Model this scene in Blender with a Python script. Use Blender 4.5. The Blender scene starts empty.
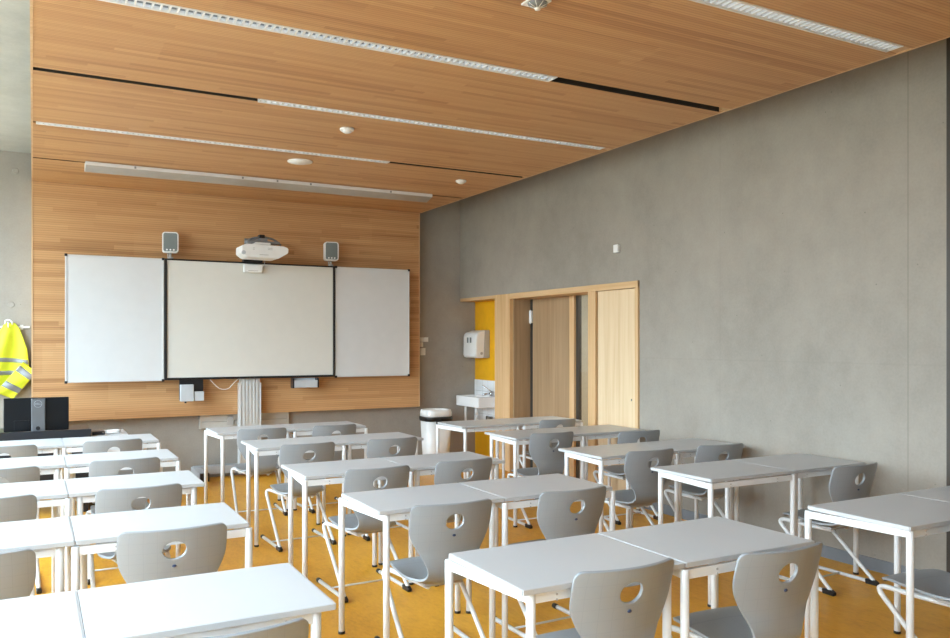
import bpy, bmesh, math, random
from mathutils import Vector, Matrix
random.seed(7)
C = bpy.context.scene.collection
R = math.radians

# ------------------------------------------------------------------ materials
class NT:
    def __init__(s, m): s.t = m.node_tree; s.n = s.t.nodes
    def add(s, typ, **k):
        nd = s.n.new(typ)
        for a, b in k.items(): setattr(nd, a, b)
        return nd
    def link(s, a, b): s.t.links.new(a, b)
    def math(s, op, a, b=None, c=None):
        nd = s.n.new('ShaderNodeMath'); nd.operation = op
        for i, v in enumerate((a, b, c)):
            if v is None: continue
            if isinstance(v, (int, float)): nd.inputs[i].default_value = v
            else: s.link(v, nd.inputs[i])
        return nd.outputs[0]
    def noise(s, vec, scale, detail=3, rough=.5):
        nd = s.n.new('ShaderNodeTexNoise'); nd.inputs['Scale'].default_value = scale
        nd.inputs['Detail'].default_value = detail; nd.inputs['Roughness'].default_value = rough
        s.link(vec, nd.inputs['Vector']); return nd.outputs['Fac']
    def scale(s, vec, sc):
        nd = s.n.new('ShaderNodeMapping'); nd.inputs['Scale'].default_value = sc
        s.link(vec, nd.inputs['Vector']); return nd.outputs[0]
    def ramp(s, fac, stops):
        nd = s.n.new('ShaderNodeValToRGB'); e = nd.color_ramp.elements
        e[0].position, e[0].color = stops[0][0], (*stops[0][1], 1)
        e[1].position, e[1].color = stops[-1][0], (*stops[-1][1], 1)
        for p, c in stops[1:-1]:
            x = e.new(p); x.color = (*c, 1)
        s.link(fac, nd.inputs[0]); return nd.outputs[0]
    def mix(s, fac, a, b, mode='MIX'):
        nd = s.n.new('ShaderNodeMixRGB'); nd.blend_type = mode
        for i, v in enumerate((fac, a, b)):
            if isinstance(v, (int, float)): nd.inputs[i].default_value = v
            elif isinstance(v, tuple): nd.inputs[i].default_value = (*v, 1)
            else: s.link(v, nd.inputs[i])
        return nd.outputs[0]
def mat(name, col, rough=.5, metal=0, spec=.5, vary=.04, vscale=8):
    m = bpy.data.materials.new(name); m.use_nodes = True
    b = m.node_tree.nodes['Principled BSDF']
    b.inputs['Base Color'].default_value = (*col, 1); b.inputs['Roughness'].default_value = rough
    b.inputs['Metallic'].default_value = metal; b.inputs['Specular IOR Level'].default_value = spec
    if vary:
        t = NT(m); co = t.add('ShaderNodeTexCoord').outputs['Object']
        f = t.noise(co, vscale, 2)
        c0 = tuple(max(0, c * (1 - vary)) for c in col); c1 = tuple(min(1, c * (1 + vary)) for c in col)
        t.link(t.ramp(f, [(.35, c0), (.65, c1)]), b.inputs['Base Color'])
    return m, m.node_tree.nodes['Principled BSDF']
M = {}
def simple(key, *a, **k): M[key] = mat(key, *a, **k)[0]
simple('white_metal', (.74, .745, .75), .32, vary=.02)
simple('white_plastic', (.80, .80, .79), .4, vary=.02)
simple('black_plastic', (.012, .012, .014), .35)
simple('black_metal', (.010, .010, .011), .35)
simple('black_gloss', (.004, .005, .007), .28, spec=.3)
simple('dark_desk', (.012, .016, .024), .35)
simple('aluminium', (.62, .63, .63), .42, metal=.25, vary=.02)
simple('trunking', (.56, .54, .50), .45, metal=.2)
simple('steel_grey', (.22, .24, .26), .4, metal=.3)
simple('base_grey', (.42, .44, .47), .4, metal=.2)
simple('satin_reflector', (.52, .49, .45), .35, metal=.7)
simple('speaker_grille', (.16, .19, .19), .6)
simple('chrome', (.55, .56, .58), .12, metal=1)
simple('ceramic', (.82, .82, .82), .12, vary=.01)
simple('side_board', (.645, .655, .665), .22, vary=.01)
simple('projection_board', (.67, .66, .615), .45, vary=.01)
simple('yellow_paint', (.80, .40, .005), .45)
simple('kick_grey', (.20, .215, .24), .5)
simple('dark_void', (.030, .025, .020), .8)
simple('bronze_frame', (.045, .036, .028), .5)
simple('cream_plastic', (.70, .66, .58), .4)
simple('grey_plastic', (.42, .40, .38), .45)
simple('light_grey_plastic', (.50, .53, .56), .4)
simple('emblem_blue', (.03, .05, .12), .35)
simple('emblem_grey', (.18, .18, .19), .4)
simple('logo_silver', (.42, .44, .47), .3, metal=.6)
simple('stand_silver', (.16, .17, .185), .3, metal=.5)
simple('reflective_band', (.25, .26, .27), .3, metal=.1)
simple('corridor_wall', (.42, .41, .36), .7)
simple('louvre_white', (.80, .83, .86), .18, vary=.01)
simple('blind_white', (.75, .75, .74), .5)
# hi-vis fabric
m, b = mat('hi_vis_fabric', (.69, .74, .03), .7, vary=.05); M['hi_vis'] = m
# table top laminate
m, b = mat('table_laminate', (.50, .515, .53), .33, vary=.012, vscale=3); M['laminate'] = m
m, b = mat('table_edge', (.46, .468, .478), .4, vary=.01); M['edge'] = m
# chair shell: fine tone-in-tone grid
m, b = mat('chair_shell', (.268, .288, .308), .36, vary=0); t = NT(m)
co = t.add('ShaderNodeTexCoord').outputs['Object']; sp = t.add('ShaderNodeSeparateXYZ'); t.link(co, sp.inputs[0])
w1 = t.noise(co, 3, 1); xo = t.math('ADD', sp.outputs[0], t.math('MULTIPLY', w1, .03)); zo = t.math('ADD', sp.outputs[2], t.math('MULTIPLY', w1, .03))
fx = t.math('LESS_THAN', t.math('FRACT', t.math('DIVIDE', xo, .052)), .035)
fz = t.math('LESS_THAN', t.math('FRACT', t.math('DIVIDE', zo, .045)), .035)
ln = t.math('MAXIMUM', fx, fz)
t.link(t.mix(t.math('MULTIPLY', ln, .15), (.268, .288, .308), (.12, .13, .14)), b.inputs['Base Color']); M['shell'] = m
# concrete
def concrete(name, base, joints=(), hj=()):
    m, b = mat(name, base, .62, vary=0, spec=.3); t = NT(m)
    co = t.add('ShaderNodeTexCoord').outputs['Object']; sp = t.add('ShaderNodeSeparateXYZ'); t.link(co, sp.inputs[0])
    n1 = t.noise(t.scale(co, (1, 1, .55)), .9, 5, .6); n2 = t.noise(co, 5, 6, .65); n3 = t.noise(co, 60, 2)
    f = t.math('ADD', t.math('MULTIPLY', n1, .55), t.math('ADD', t.math('MULTIPLY', n2, .3), t.math('MULTIPLY', n3, .15)))
    lo = tuple(c * .84 for c in base); hi = tuple(c * 1.14 for c in base)
    col = t.ramp(f, [(.36, lo), (.5, base), (.64, hi)])
    for ax, lst in ((1, joints), (2, hj)):
        for j in lst:
            d = t.math('ABSOLUTE', t.math('SUBTRACT', sp.outputs[ax], j))
            col = t.mix(t.math('MULTIPLY', t.math('LESS_THAN', d, .006), .30 if j == 3.374 else .07), col, tuple(c * .45 for c in base))
    v = t.add('ShaderNodeTexVoronoi'); v.inputs['Scale'].default_value = 6; t.link(co, v.inputs['Vector'])
    col = t.mix(t.math('MULTIPLY', t.math('LESS_THAN', v.outputs['Distance'], .03), .5), col, tuple(c * .35 for c in base))
    t.link(col, b.inputs['Base Color'])
    bp = t.add('ShaderNodeBump'); bp.inputs['Strength'].default_value = .06; t.link(n2, bp.inputs['Height']); t.link(bp.outputs[0], b.inputs['Normal'])
    M[name] = m
concrete('concrete_wall', (.325, .295, .255), joints=(3.374, 5.05), hj=(1.42,))
concrete('concrete_front', (.345, .318, .282))
concrete('concrete_ceiling', (.46, .47, .44))
# slatted wood on wall (rows in z) and ceiling (rows in y)
def slat_wood(name, cols, groove=.72):
    m, b = mat(name, (.5, .3, .13), .5, vary=0, spec=.35); t = NT(m)
    co = t.add('ShaderNodeTexCoord').outputs['Object']; sp = t.add('ShaderNodeSeparateXYZ'); t.link(co, sp.inputs[0])
    v = t.math('ADD', sp.outputs[1], sp.outputs[2]); u = sp.outputs[0]
    row = t.math('FLOOR', t.math('DIVIDE', v, .046))
    wn = t.add('ShaderNodeTexWhiteNoise', noise_dimensions='1D'); t.link(row, wn.inputs['W'])
    cell = t.math('FLOOR', t.math('ADD', t.math('DIVIDE', u, 1.25), t.math('MULTIPLY', wn.outputs[0], 7.3)))
    cb = t.add('ShaderNodeCombineXYZ'); t.link(row, cb.inputs[0]); t.link(cell, cb.inputs[1])
    w2 = t.add('ShaderNodeTexWhiteNoise', noise_dimensions='2D'); t.link(cb.outputs[0], w2.inputs['Vector'])
    # broad boards, several rows of the same tint
    row3 = t.math('FLOOR', t.math('DIVIDE', v, .31)); cell3 = t.math('FLOOR', t.math('ADD', t.math('DIVIDE', u, 1.7), t.math('MULTIPLY', row3, .37)))
    cb3 = t.add('ShaderNodeCombineXYZ'); t.link(row3, cb3.inputs[0]); t.link(cell3, cb3.inputs[1])
    w3 = t.add('ShaderNodeTexWhiteNoise', noise_dimensions='2D'); t.link(cb3.outputs[0], w3.inputs['Vector'])
    cg = t.add('ShaderNodeCombineXYZ'); t.link(t.math('MULTIPLY', u, 1.3), cg.inputs[0]); t.link(t.math('MULTIPLY', v, 70), cg.inputs[1])
    g = t.noise(cg.outputs[0], 1, 3)
    f = t.math('ADD', t.math('MULTIPLY', w2.outputs[0], .35), t.math('ADD', t.math('MULTIPLY', w3.outputs[0], .13), t.math('MULTIPLY', g, .52)))
    col = t.ramp(f, [(.18, cols[0]), (.42, cols[1]), (.75, cols[2])])
    gr = t.math('LESS_THAN', t.math('FRACT', t.math('DIVIDE', v, .023)), .2)
    col = t.mix(t.math('MULTIPLY', gr, groove), col, (.10, .045, .015))
    t.link(col, b.inputs['Base Color']); M[name] = m
slat_wood('slat_wood', [(.35, .170, .068), (.52, .285, .128), (.60, .355, .168)], .28)
def grain_wood(name, cols, rough=.45, axis=2):
    m, b = mat(name, cols[1], rough, vary=0, spec=.35); t = NT(m)
    co = t.add('ShaderNodeTexCoord').outputs['Object']
    sc = [34, 34, 34]; sc[axis] = 1.1
    g = t.noise(t.scale(co, tuple(sc)), 1, 4, .6)
    sc2 = [7, 7, 7]; sc2[axis] = .3
    g2 = t.noise(t.scale(co, tuple(sc2)), 1, 3)
    f = t.math('ADD', t.math('MULTIPLY', g, .55), t.math('MULTIPLY', g2, .45))
    t.link(t.ramp(f, [(.34, cols[0]), (.5, cols[1]), (.66, cols[2])]), b.inputs['Base Color']); M[name] = m
grain_wood('pale_wood', [(.64, .46, .27), (.72, .55, .35), (.77, .61, .42)])
grain_wood('frame_wood', [(.54, .32, .14), (.63, .41, .21), (.70, .48, .28)])
grain_wood('frame_wood_h', [(.54, .32, .14), (.63, .41, .21), (.70, .48, .28)], axis=1)
grain_wood('door_wood', [(.29, .185, .10), (.36, .24, .135), (.43, .295, .175)])
grain_wood('trim_wood', [(.55, .33, .16), (.62, .40, .22), (.68, .46, .28)])
# linoleum floor
m, b = mat('linoleum_floor', (.55, .26, .03), .38, vary=0); t = NT(m)
co = t.add('ShaderNodeTexCoord').outputs['Object']
n1 = t.noise(t.scale(co, (4, 1.2, 1)), 3, 6, .7); n2 = t.noise(t.scale(co, (6, 2.5, 1)), 9, 4, .6); n3 = t.noise(co, 1.1, 2)
f = t.math('ADD', t.math('MULTIPLY', n1, .45), t.math('ADD', t.math('MULTIPLY', n2, .35), t.math('MULTIPLY', n3, .2)))
t.link(t.ramp(f, [(.34, (.60, .255, .010)), (.5, (.77, .37, .022)), (.66, (.86, .46, .048))]), b.inputs['Base Color'])
M['floor'] = m
# tiles
m, b = mat('white_tiles', (.8, .8, .8), .15, vary=0); t = NT(m)
co = t.add('ShaderNodeTexCoord').outputs['Object']; sp = t.add('ShaderNodeSeparateXYZ'); t.link(co, sp.inputs[0])
a1 = t.math('LESS_THAN', t.math('FRACT', t.math('DIVIDE', sp.outputs[1], .152)), .03); a2 = t.math('LESS_THAN', t.math('FRACT', t.math('DIVIDE', sp.outputs[2], .152)), .03)
t.link(t.mix(t.math('MAXIMUM', a1, a2), (.80, .81, .82), (.45, .45, .44)), b.inputs['Base Color']); M['tiles'] = m
# clear glass (thin pane)
def glass(name, refl=.08):
    m = bpy.data.materials.new(name); m.use_nodes = True; t = NT(m); t.n.remove(t.n['Principled BSDF'])
    tr = t.add('ShaderNodeBsdfTransparent'); tr.inputs[0].default_value = (.93, .96, .95, 1)
    gl = t.add('ShaderNodeBsdfGlossy'); gl.inputs['Roughness'].default_value = .02
    ge = t.add('ShaderNodeNewGeometry'); dt = t.add('ShaderNodeVectorMath', operation='DOT_PRODUCT'); t.link(ge.outputs['Normal'], dt.inputs[0]); t.link(ge.outputs['Incoming'], dt.inputs[1])
    fr = t.math('ADD', t.math('MULTIPLY', t.math('POWER', t.math('SUBTRACT', 1, t.math('ABSOLUTE', dt.outputs['Value'])), 5), .94), .04)
    mx = t.add('ShaderNodeMixShader'); t.link(fr, mx.inputs[0]); t.link(tr.outputs[0], mx.inputs[1]); t.link(gl.outputs[0], mx.inputs[2])
    t.link(mx.outputs[0], t.n['Material Output'].inputs[0]); M[name] = m
glass('glass')
def emis(name, col, s):
    m = bpy.data.materials.new(name); m.use_nodes = True
    b = m.node_tree.nodes['Principled BSDF']; b.inputs['Base Color'].default_value = (*col, 1)
    b.inputs['Emission Color'].default_value = (*col, 1); b.inputs['Emission Strength'].default_value = s; M[name] = m
emis('lamp_tube', (.92, .97, 1.0), 1.3)

# ------------------------------------------------------------------ mesh helpers
def new(): return bmesh.new()
def box(bm, x0, x1, y0, y1, z0, z1, bev=0, seg=2, rot=None, piv=None):
    r = bmesh.ops.create_cube(bm, size=1); vs = r['verts']
    cx, cy, cz = (x0 + x1) / 2, (y0 + y1) / 2, (z0 + z1) / 2
    for v in vs: v.co = Vector((cx + v.co.x * (x1 - x0), cy + v.co.y * (y1 - y0), cz + v.co.z * (z1 - z0)))
    if bev:
        es = list({e for v in vs for e in v.link_edges})
        rr = bmesh.ops.bevel(bm, geom=es, offset=bev, segments=seg, profile=.5, affect='EDGES')
        vs = list({v for f in rr['faces'] for v in f.verts} | {v for v in vs if v.is_valid})
    if rot is not None:
        p = Vector(piv if piv else (cx, cy, cz)); vs = [v for v in vs if v.is_valid]
        for v in vs: v.co = rot @ (v.co - p) + p
    return vs
def cyl(bm, p0, p1, r0, r1=None, seg=16, cap=True, bev=0):
    r1 = r0 if r1 is None else r1
    p0, p1 = Vector(p0), Vector(p1); ax = (p1 - p0).normalized()
    up = Vector((0, 0, 1)) if abs(ax.z) < .9 else Vector((1, 0, 0))
    a = ax.cross(up).normalized(); b = ax.cross(a)
    secs = [(0, r0), (1, r1)]
    if bev:
        L = (p1 - p0).length; k = bev / L; secs = [(0, r0 - bev), (k, r0), (1 - k, r1), (1, r1 - bev)]
    rings = []
    for s, r in secs:
        o = p0.lerp(p1, s); rings.append([bm.verts.new(o + (a * math.cos(t) + b * math.sin(t)) * r) for t in (2 * math.pi * i / seg for i in range(seg))])
    for A, B in zip(rings, rings[1:]):
        for i in range(seg): bm.faces.new((A[i], A[(i + 1) % seg], B[(i + 1) % seg], B[i])).smooth = True
    if cap:
        bm.faces.new(rings[0][::-1]); bm.faces.new(rings[-1])
def fillet(pts, r, n=6):
    pts = [Vector(p) for p in pts]; out = [pts[0]]
    for i in range(1, len(pts) - 1):
        p = pts[i]; a = (pts[i - 1] - p); b = (pts[i + 1] - p); rr = r[i] if isinstance(r, (list, tuple)) else r
        d = min(rr, a.length * .48, b.length * .48); A = p + a.normalized() * d; B = p + b.normalized() * d
        for k in range(n + 1):
            t = k / n; out.append(A * (1 - t) ** 2 + p * 2 * t * (1 - t) + B * t * t)
    out.append(pts[-1]); return out
def tube(bm, pts, r, seg=10, cap=True):
    pts = [Vector(p) for p in pts]; rings = []; prev = None
    for i, p in enumerate(pts):
        if i == 0: t = pts[1] - p
        elif i == len(pts) - 1: t = p - pts[i - 1]
        else: t = (pts[i + 1] - p).normalized() + (p - pts[i - 1]).normalized()
        t.normalize()
        if prev is None:
            up = Vector((0, 0, 1)) if abs(t.z) < .9 else Vector((1, 0, 0)); a = t.cross(up).normalized()
        else: a = (prev - t * prev.dot(t)).normalized()
        prev = a; b = t.cross(a)
        rings.append([bm.verts.new(p + (a * math.cos(q) + b * math.sin(q)) * r) for q in (2 * math.pi * k / seg for k in range(seg))])
    for A, B in zip(rings, rings[1:]):
        for i in range(seg): bm.faces.new((A[i], A[(i + 1) % seg], B[(i + 1) % seg], B[i])).smooth = True
    if cap: bm.faces.new(rings[0][::-1]); bm.faces.new(rings[-1])
def lathe(bm, prof, c, seg=24, axis='z', sx=1, sy=1):
    rings = []
    for r, h in prof:
        rings.append([bm.verts.new(Vector(c) + Vector((r * sx * math.cos(t), r * sy * math.sin(t), h))) for t in (2 * math.pi * i / seg for i in range(seg))])
    for A, B in zip(rings, rings[1:]):
        for i in range(seg): bm.faces.new((A[i], A[(i + 1) % seg], B[(i + 1) % seg], B[i])).smooth = True
    bm.faces.new(rings[0][::-1]); bm.faces.new(rings[-1])
def prism(bm, poly, a, b, axis='y'):
    """extrude a polygon given in the plane across axis, from a to b"""
    def P(u, v, w): return {'y': (u, w, v), 'x': (w, u, v), 'z': (u, v, w)}[axis]
    A = [bm.verts.new(P(u, v, a)) for u, v in poly]; B = [bm.verts.new(P(u, v, b)) for u, v in poly]
    n = len(poly)
    for i in range(n): bm.faces.new((A[i], A[(i + 1) % n], B[(i + 1) % n], B[i]))
    bm.faces.new(A[::-1]); bm.faces.new(B)
def rrect(x0, x1, z0, z1, r, n=5):
    out = []
    for cx, cz, a0 in ((x1 - r, z1 - r, 0), (x0 + r, z1 - r, 90), (x0 + r, z0 + r, 180), (x1 - r, z0 + r, 270)):
        for k in range(n + 1):
            a = R(a0 + 90 * k / n); out.append((cx + r * math.cos(a), cz + r * math.sin(a)))
    return out
def obj(name, bm, m, parent=None, origin=None, smooth_angle=None):
    bmesh.ops.recalc_face_normals(bm, faces=bm.faces)
    me = bpy.data.meshes.new(name)
    if parent is not None:
        w = parent.get('_o', None)
        off = Vector(w) if w is not None else Vector((0, 0, 0))
        if off.length: bmesh.ops.translate(bm, vec=-off, verts=bm.verts)
    elif origin is not None:
        bmesh.ops.translate(bm, vec=-Vector(origin), verts=bm.verts)
    bm.to_mesh(me); bm.free(); me.materials.append(M[m] if isinstance(m, str) else m)
    o = bpy.data.objects.new(name, me); C.objects.link(o)
    if parent is not None: o.parent = parent; o['_o'] = parent.get('_o', (0, 0, 0))
    elif origin is not None: o.location = origin; o['_o'] = tuple(origin)
    return o
def tag(o, label, cat, group=None):
    o['label'] = label; o['category'] = cat
    if group: o['group'] = group
    return o
def thing(name, label, cat, loc=(0, 0, 0), group=None):
    """an Empty at the thing's base; parts are modelled in world coordinates and re-based on it"""
    o = bpy.data.objects.new(name, None); C.objects.link(o); o.location = loc; o['_o'] = tuple(loc); o.empty_display_size = .1
    return tag(o, label, cat, group)
def struct(name, bm, m):
    o = obj(name, bm, m); o['kind'] = 'structure'; return o

# ------------------------------------------------------------------ the room
H = 3.24; XR = 5.08; YF = 9.80; XL = -1.70; YB = -1.30; XE = 4.40; YW = 9.62; CC = 3.56
b = new(); box(b, XL - .2, XR + .9, YB - .2, YF + .2, -.2, 0); struct('floor', b, 'floor')
b = new(); box(b, XL - .2, XR + .9, YB - .2, YF + .2, CC, CC + .2); struct('ceiling', b, 'concrete_ceiling')
b = new(); box(b, XL - .2, XR + .9, YF, YF + .2, 0, CC); struct('wall_front', b, 'concrete_front')
b = new(); box(b, XL - .2, XR + .9, YB - .2, YB, 0, CC); struct('wall_back', b, 'concrete_front')
# right wall: solid stretch, then above the door zone, then beyond the dark frame
b = new(); box(b, XR, XR + .3, 3.11, 6.10, 0, CC); box(b, XR, XR + .3, 6.10, YF, 2.155, CC)
box(b, XR, XR + .3, YB, 2.0, 0, CC); box(b, XR + .201, XR + .3, 2.0, 3.11, 0, CC)
struct('wall_right', b, 'concrete_wall')
b = new(); box(b, XR + .231, XR + .35, 8.72, YF, 0, 2.155); struct('wall_right_niche', b, 'yellow_paint')
b = new(); box(b, XR + .002, XR + .231, 8.84, YF - .001, 2.115, 2.155); struct('trim_1', b, 'frame_wood_h')
b = new(); box(b, XR - .012, XR, 3.115, 6.095, 0, .085); struct('baseboard_right', b, 'kick_grey')
# second door, mostly beyond the right edge of the picture
d2 = new(); box(d2, XR + .04, XR + .10, 2.06, 3.05, 0, 3.50); d2 = struct('door_2', d2, 'bronze_frame')
b = new(); box(b, XR - .01, XR + .2, 3.05, 3.11, 0, 3.559); box(b, XR - .01, XR + .2, 2.0, 2.06, 0, 3.559); box(b, XR - .01, XR + .2, 2.06, 3.05, 3.50, 3.559)
obj('door_frame', b, 'bronze_frame', d2)
b = new(); cyl(b, (XR + .02, 2.16, 1.05), (XR - .04, 2.16, 1.05), .01); cyl(b, (XR - .04, 2.15, 1.05), (XR - .04, 2.28, 1.05), .01); obj('door_handle', b, 'chrome', d2)

# window wall on the left: parapet, piers, lintel and five windows
WZ0, WZ1 = .82, 3.36
wy = [YB + .15, 1.0, 3.15, 5.3, 7.45, 9.62]
b = new(); box(b, XL - .2, XL, YB, YF, 0, WZ0); box(b, XL - .2, XL, YB, YF, WZ1, CC)
box(b, XL - .2, XL, YB, wy[0], WZ0, WZ1); box(b, XL - .2, XL, wy[-1], YF, WZ0, WZ1)
for y in wy[1:-1]: box(b, XL - .2, XL, y - .05, y + .05, WZ0, WZ1)
struct('wall_left', b, 'concrete_front')
for i in range(5):
    y0 = wy[i] + (.05 if i else 0); y1 = wy[i + 1] - (.05 if i < 4 else 0)
    f = new()
    for a, c_, d, e in ((y0, y0 + .06, WZ0, WZ1), (y1 - .06, y1, WZ0, WZ1), (y0 + .06, y1 - .06, WZ0, WZ0 + .06), (y0 + .06, y1 - .06, WZ1 - .06, WZ1), ((y0 + y1) / 2 - .03, (y0 + y1) / 2 + .03, WZ0 + .06, WZ1 - .06)):
        box(f, XL - .14, XL - .06, a, c_, d, e)
    w = struct('window_%d' % (i + 1), f, 'white_metal')
    g = new(); box(g, XL - .103, XL - .099, y0 + .06, (y0 + y1) / 2 - .03, WZ0 + .06, WZ1 - .06); box(g, XL - .103, XL - .099, (y0 + y1) / 2 + .03, y1 - .06, WZ0 + .06, WZ1 - .06)
    obj('pane', g, 'glass', w)
    s = new(); box(s, XL, XL + .05, y0, y1, WZ0 - .03, WZ0 - .002); obj('window_sill', s, 'white_metal', w)

# slatted wooden cladding: front panel and ceiling raft
b = new(); box(b, 0, XE - .012, YW, YF - .002, .735, H - .001); struct('wall_front_cladding', b, 'slat_wood')
b = new(); box(b, -.014, 0, YW - .004, YF - .002, .735, H + .06); box(b, XE - .012, XE - .002, YW - .004, YF - .002, .735, H - .001)
box(b, -.014, 0, YB + .3, YW - .004, H - .002, H + .10); box(b, XE, XE + .012, YB + .3, YW - .004, H - .002, H + .10)
struct('trim_2', b, 'trim_wood')
slots = [(.21, .10), (1.58, .10), (2.945, .10), (4.32, .095), (5.665, .070), (7.045, .063), (8.40, .04)]
y = YB + .3
for sy, w in slots + [(YW + .05, .10)]:
    b = new(); box(b, 0, XE, y, min(YW, sy - w / 2), H, H + .08); struct('ceiling_raft', b, 'slat_wood'); y = sy + w / 2
segs = {.21: [(0, XE - .06)], 1.58: [(0, XE - .06)], 2.945: [(0, 1.355)], 4.32: [(2.91, XE - .02)], 5.665: [(0, 1.368)], 7.045: [(2.91, XE - .02)], 8.40: [(0, XE - .02)]}
for sy, w in slots:      # black-lined empty stretches of the slots
    for x0, x1 in segs[sy]:
        b = new(); h = w / 2
        box(b, x0, x1, sy - h, sy - h + .004, H + .002, H + .078); box(b, x0, x1, sy + h - .004, sy + h, H + .002, H + .078); box(b, x0, x1, sy - h, sy + h, H + .078, H + .082)
        struct('ceiling_slot', b, 'dark_void')
        if w > .05 and x1 > 4:
            b = new(); box(b, x1 + .002, XE - .001, sy - h + .001, sy + h - .001, H + .008, H + .07); struct('ceiling_slot_end', b, 'trim_wood')
for sy, w in ((2.945, .10), (5.665, .070)):
    b = new(); box(b, XE - .078, XE - .001, sy - w / 2 + .001, sy + w / 2 - .001, H + .004, H + .07); struct('ceiling_slot_end', b, 'trim_wood')
# formwork tie plugs in the concrete
def plug(name, p, n):
    b = new(); p = Vector(p); n = Vector(n); cyl(b, p + n * .0005, p + n * .005, .03, .027, 24); o = struct(name, b, 'concrete_front')
plug('trim_5', (-.20, YF, 1.96), (0, -1, 0)); plug('trim_6', (-.16, YF, 3.36), (0, -1, 0))

# ------------------------------------------------------------------ door, side light and store door in the right wall
b = new()
F = XR - .022
box(b, F, XR + .30, 6.085, 6.13, 0, 2.155, .004)
box(b, F, XR + .30, 8.46, 8.60, 0, 2.155, .004)
box(b, F + .008, XR + .30, 8.61, 8.835, 0, 2.155, .004)
box(b, F, XR + .06, 6.755, 6.88, 0, 2.09, .004)
box(b, F + .012, XR + .30, 6.80, 6.86, 0, 2.09)
fr = struct('door_1', b, 'frame_wood')
b = new(); box(b, F - .003, XR + .30, 6.085, 8.46, 2.09, 2.155, .004); obj('header', b, 'frame_wood_h', fr)
b = new(); box(b, XR + .22, XR + .30, 7.47, 7.56, 0, 2.09, .003); obj('mullion', b, 'frame_wood', fr)
b = new(); box(b, XR + .03, XR + .27, 8.44, 8.459, 0, 2.09); obj('reveal', b, 'door_wood', fr)
b = new(); box(b, XR + .255, XR + .30, 7.565, 8.375, .005, 2.089, .003); lf = obj('door_leaf', b, 'door_wood', fr)
b = new(); box(b, XR + .262, XR + .30, 8.376, 8.4395, 0, 2.09); obj('door_gap_shade', b, 'dark_void', fr)  # dark strip standing in for the shade inside the hinge gap
b = new(); cyl(b, (XR + .240, 8.405, 1.79), (XR + .240, 8.405, 1.96), .009, bev=.003); box(b, XR + .236, XR + .256, 8.38, 8.43, 1.80, 1.95, .002); obj('hinge', b, 'white_metal', fr)
b = new(); box(b, XR + .262, XR + .268, 6.862, 7.47, .03, 2.09); obj('side_light', b, 'glass', fr)
b = new(); box(b, XR + .25, XR + .29, 7.42, 7.47, 0, 2.09); box(b, XR + .25, XR + .29, 6.862, 6.90, 0, 2.09); obj('side_light_frame', b, 'bronze_frame', fr)
b = new(); box(b, XR + .004, XR + .028, 6.135, 6.745, 0.01, 2.086, .003); sd = struct('door_3', b, 'pale_wood')
b = new(); cyl(b, (XR + .004, 6.205, 1.01), (XR - .002, 6.205, 1.01), .009, bev=.002); box(b, XR - .004, XR + .004, 6.202, 6.208, 1.0, 1.02); obj('keyhole', b, 'emblem_grey', sd)
# corridor seen through the side light
b = new(); box(b, XR + 2.2, XR + 2.3, 5.5, YF, 0, 2.6); box(b, XR + .9, XR + 2.2, YF - .4, YF - .3, 0, 2.6); box(b, XR + .3, XR + 2.2, 5.5, 5.6, 0, 2.6); box(b, XR + .3, XR + 2.3, 5.5, YF, 2.6, 2.7)
box(b, XR + .302, XR + .4, 8.62, YF, 0, 2.6); box(b, XR + .302, XR + .4, 5.5, 6.05, 0, 2.6); box(b, XR + .302, XR + .4, 6.05, 8.62, 2.16, 2.6); box(b, XR + .31, XR + .36, 6.05, 6.86, 0, 2.16)
struct('wall_corridor', b, 'corridor_wall')
b = new(); box(b, XR + .9, XR + 2.3, 5.5, YF, -.1, 0); struct('floor_corridor', b, 'floor')
b = new(); box(b, XR + 2.16, XR + 2.2, 5.6, YF - .4, .95, 1.02); struct('trim_9', b, 'pale_wood')

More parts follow.
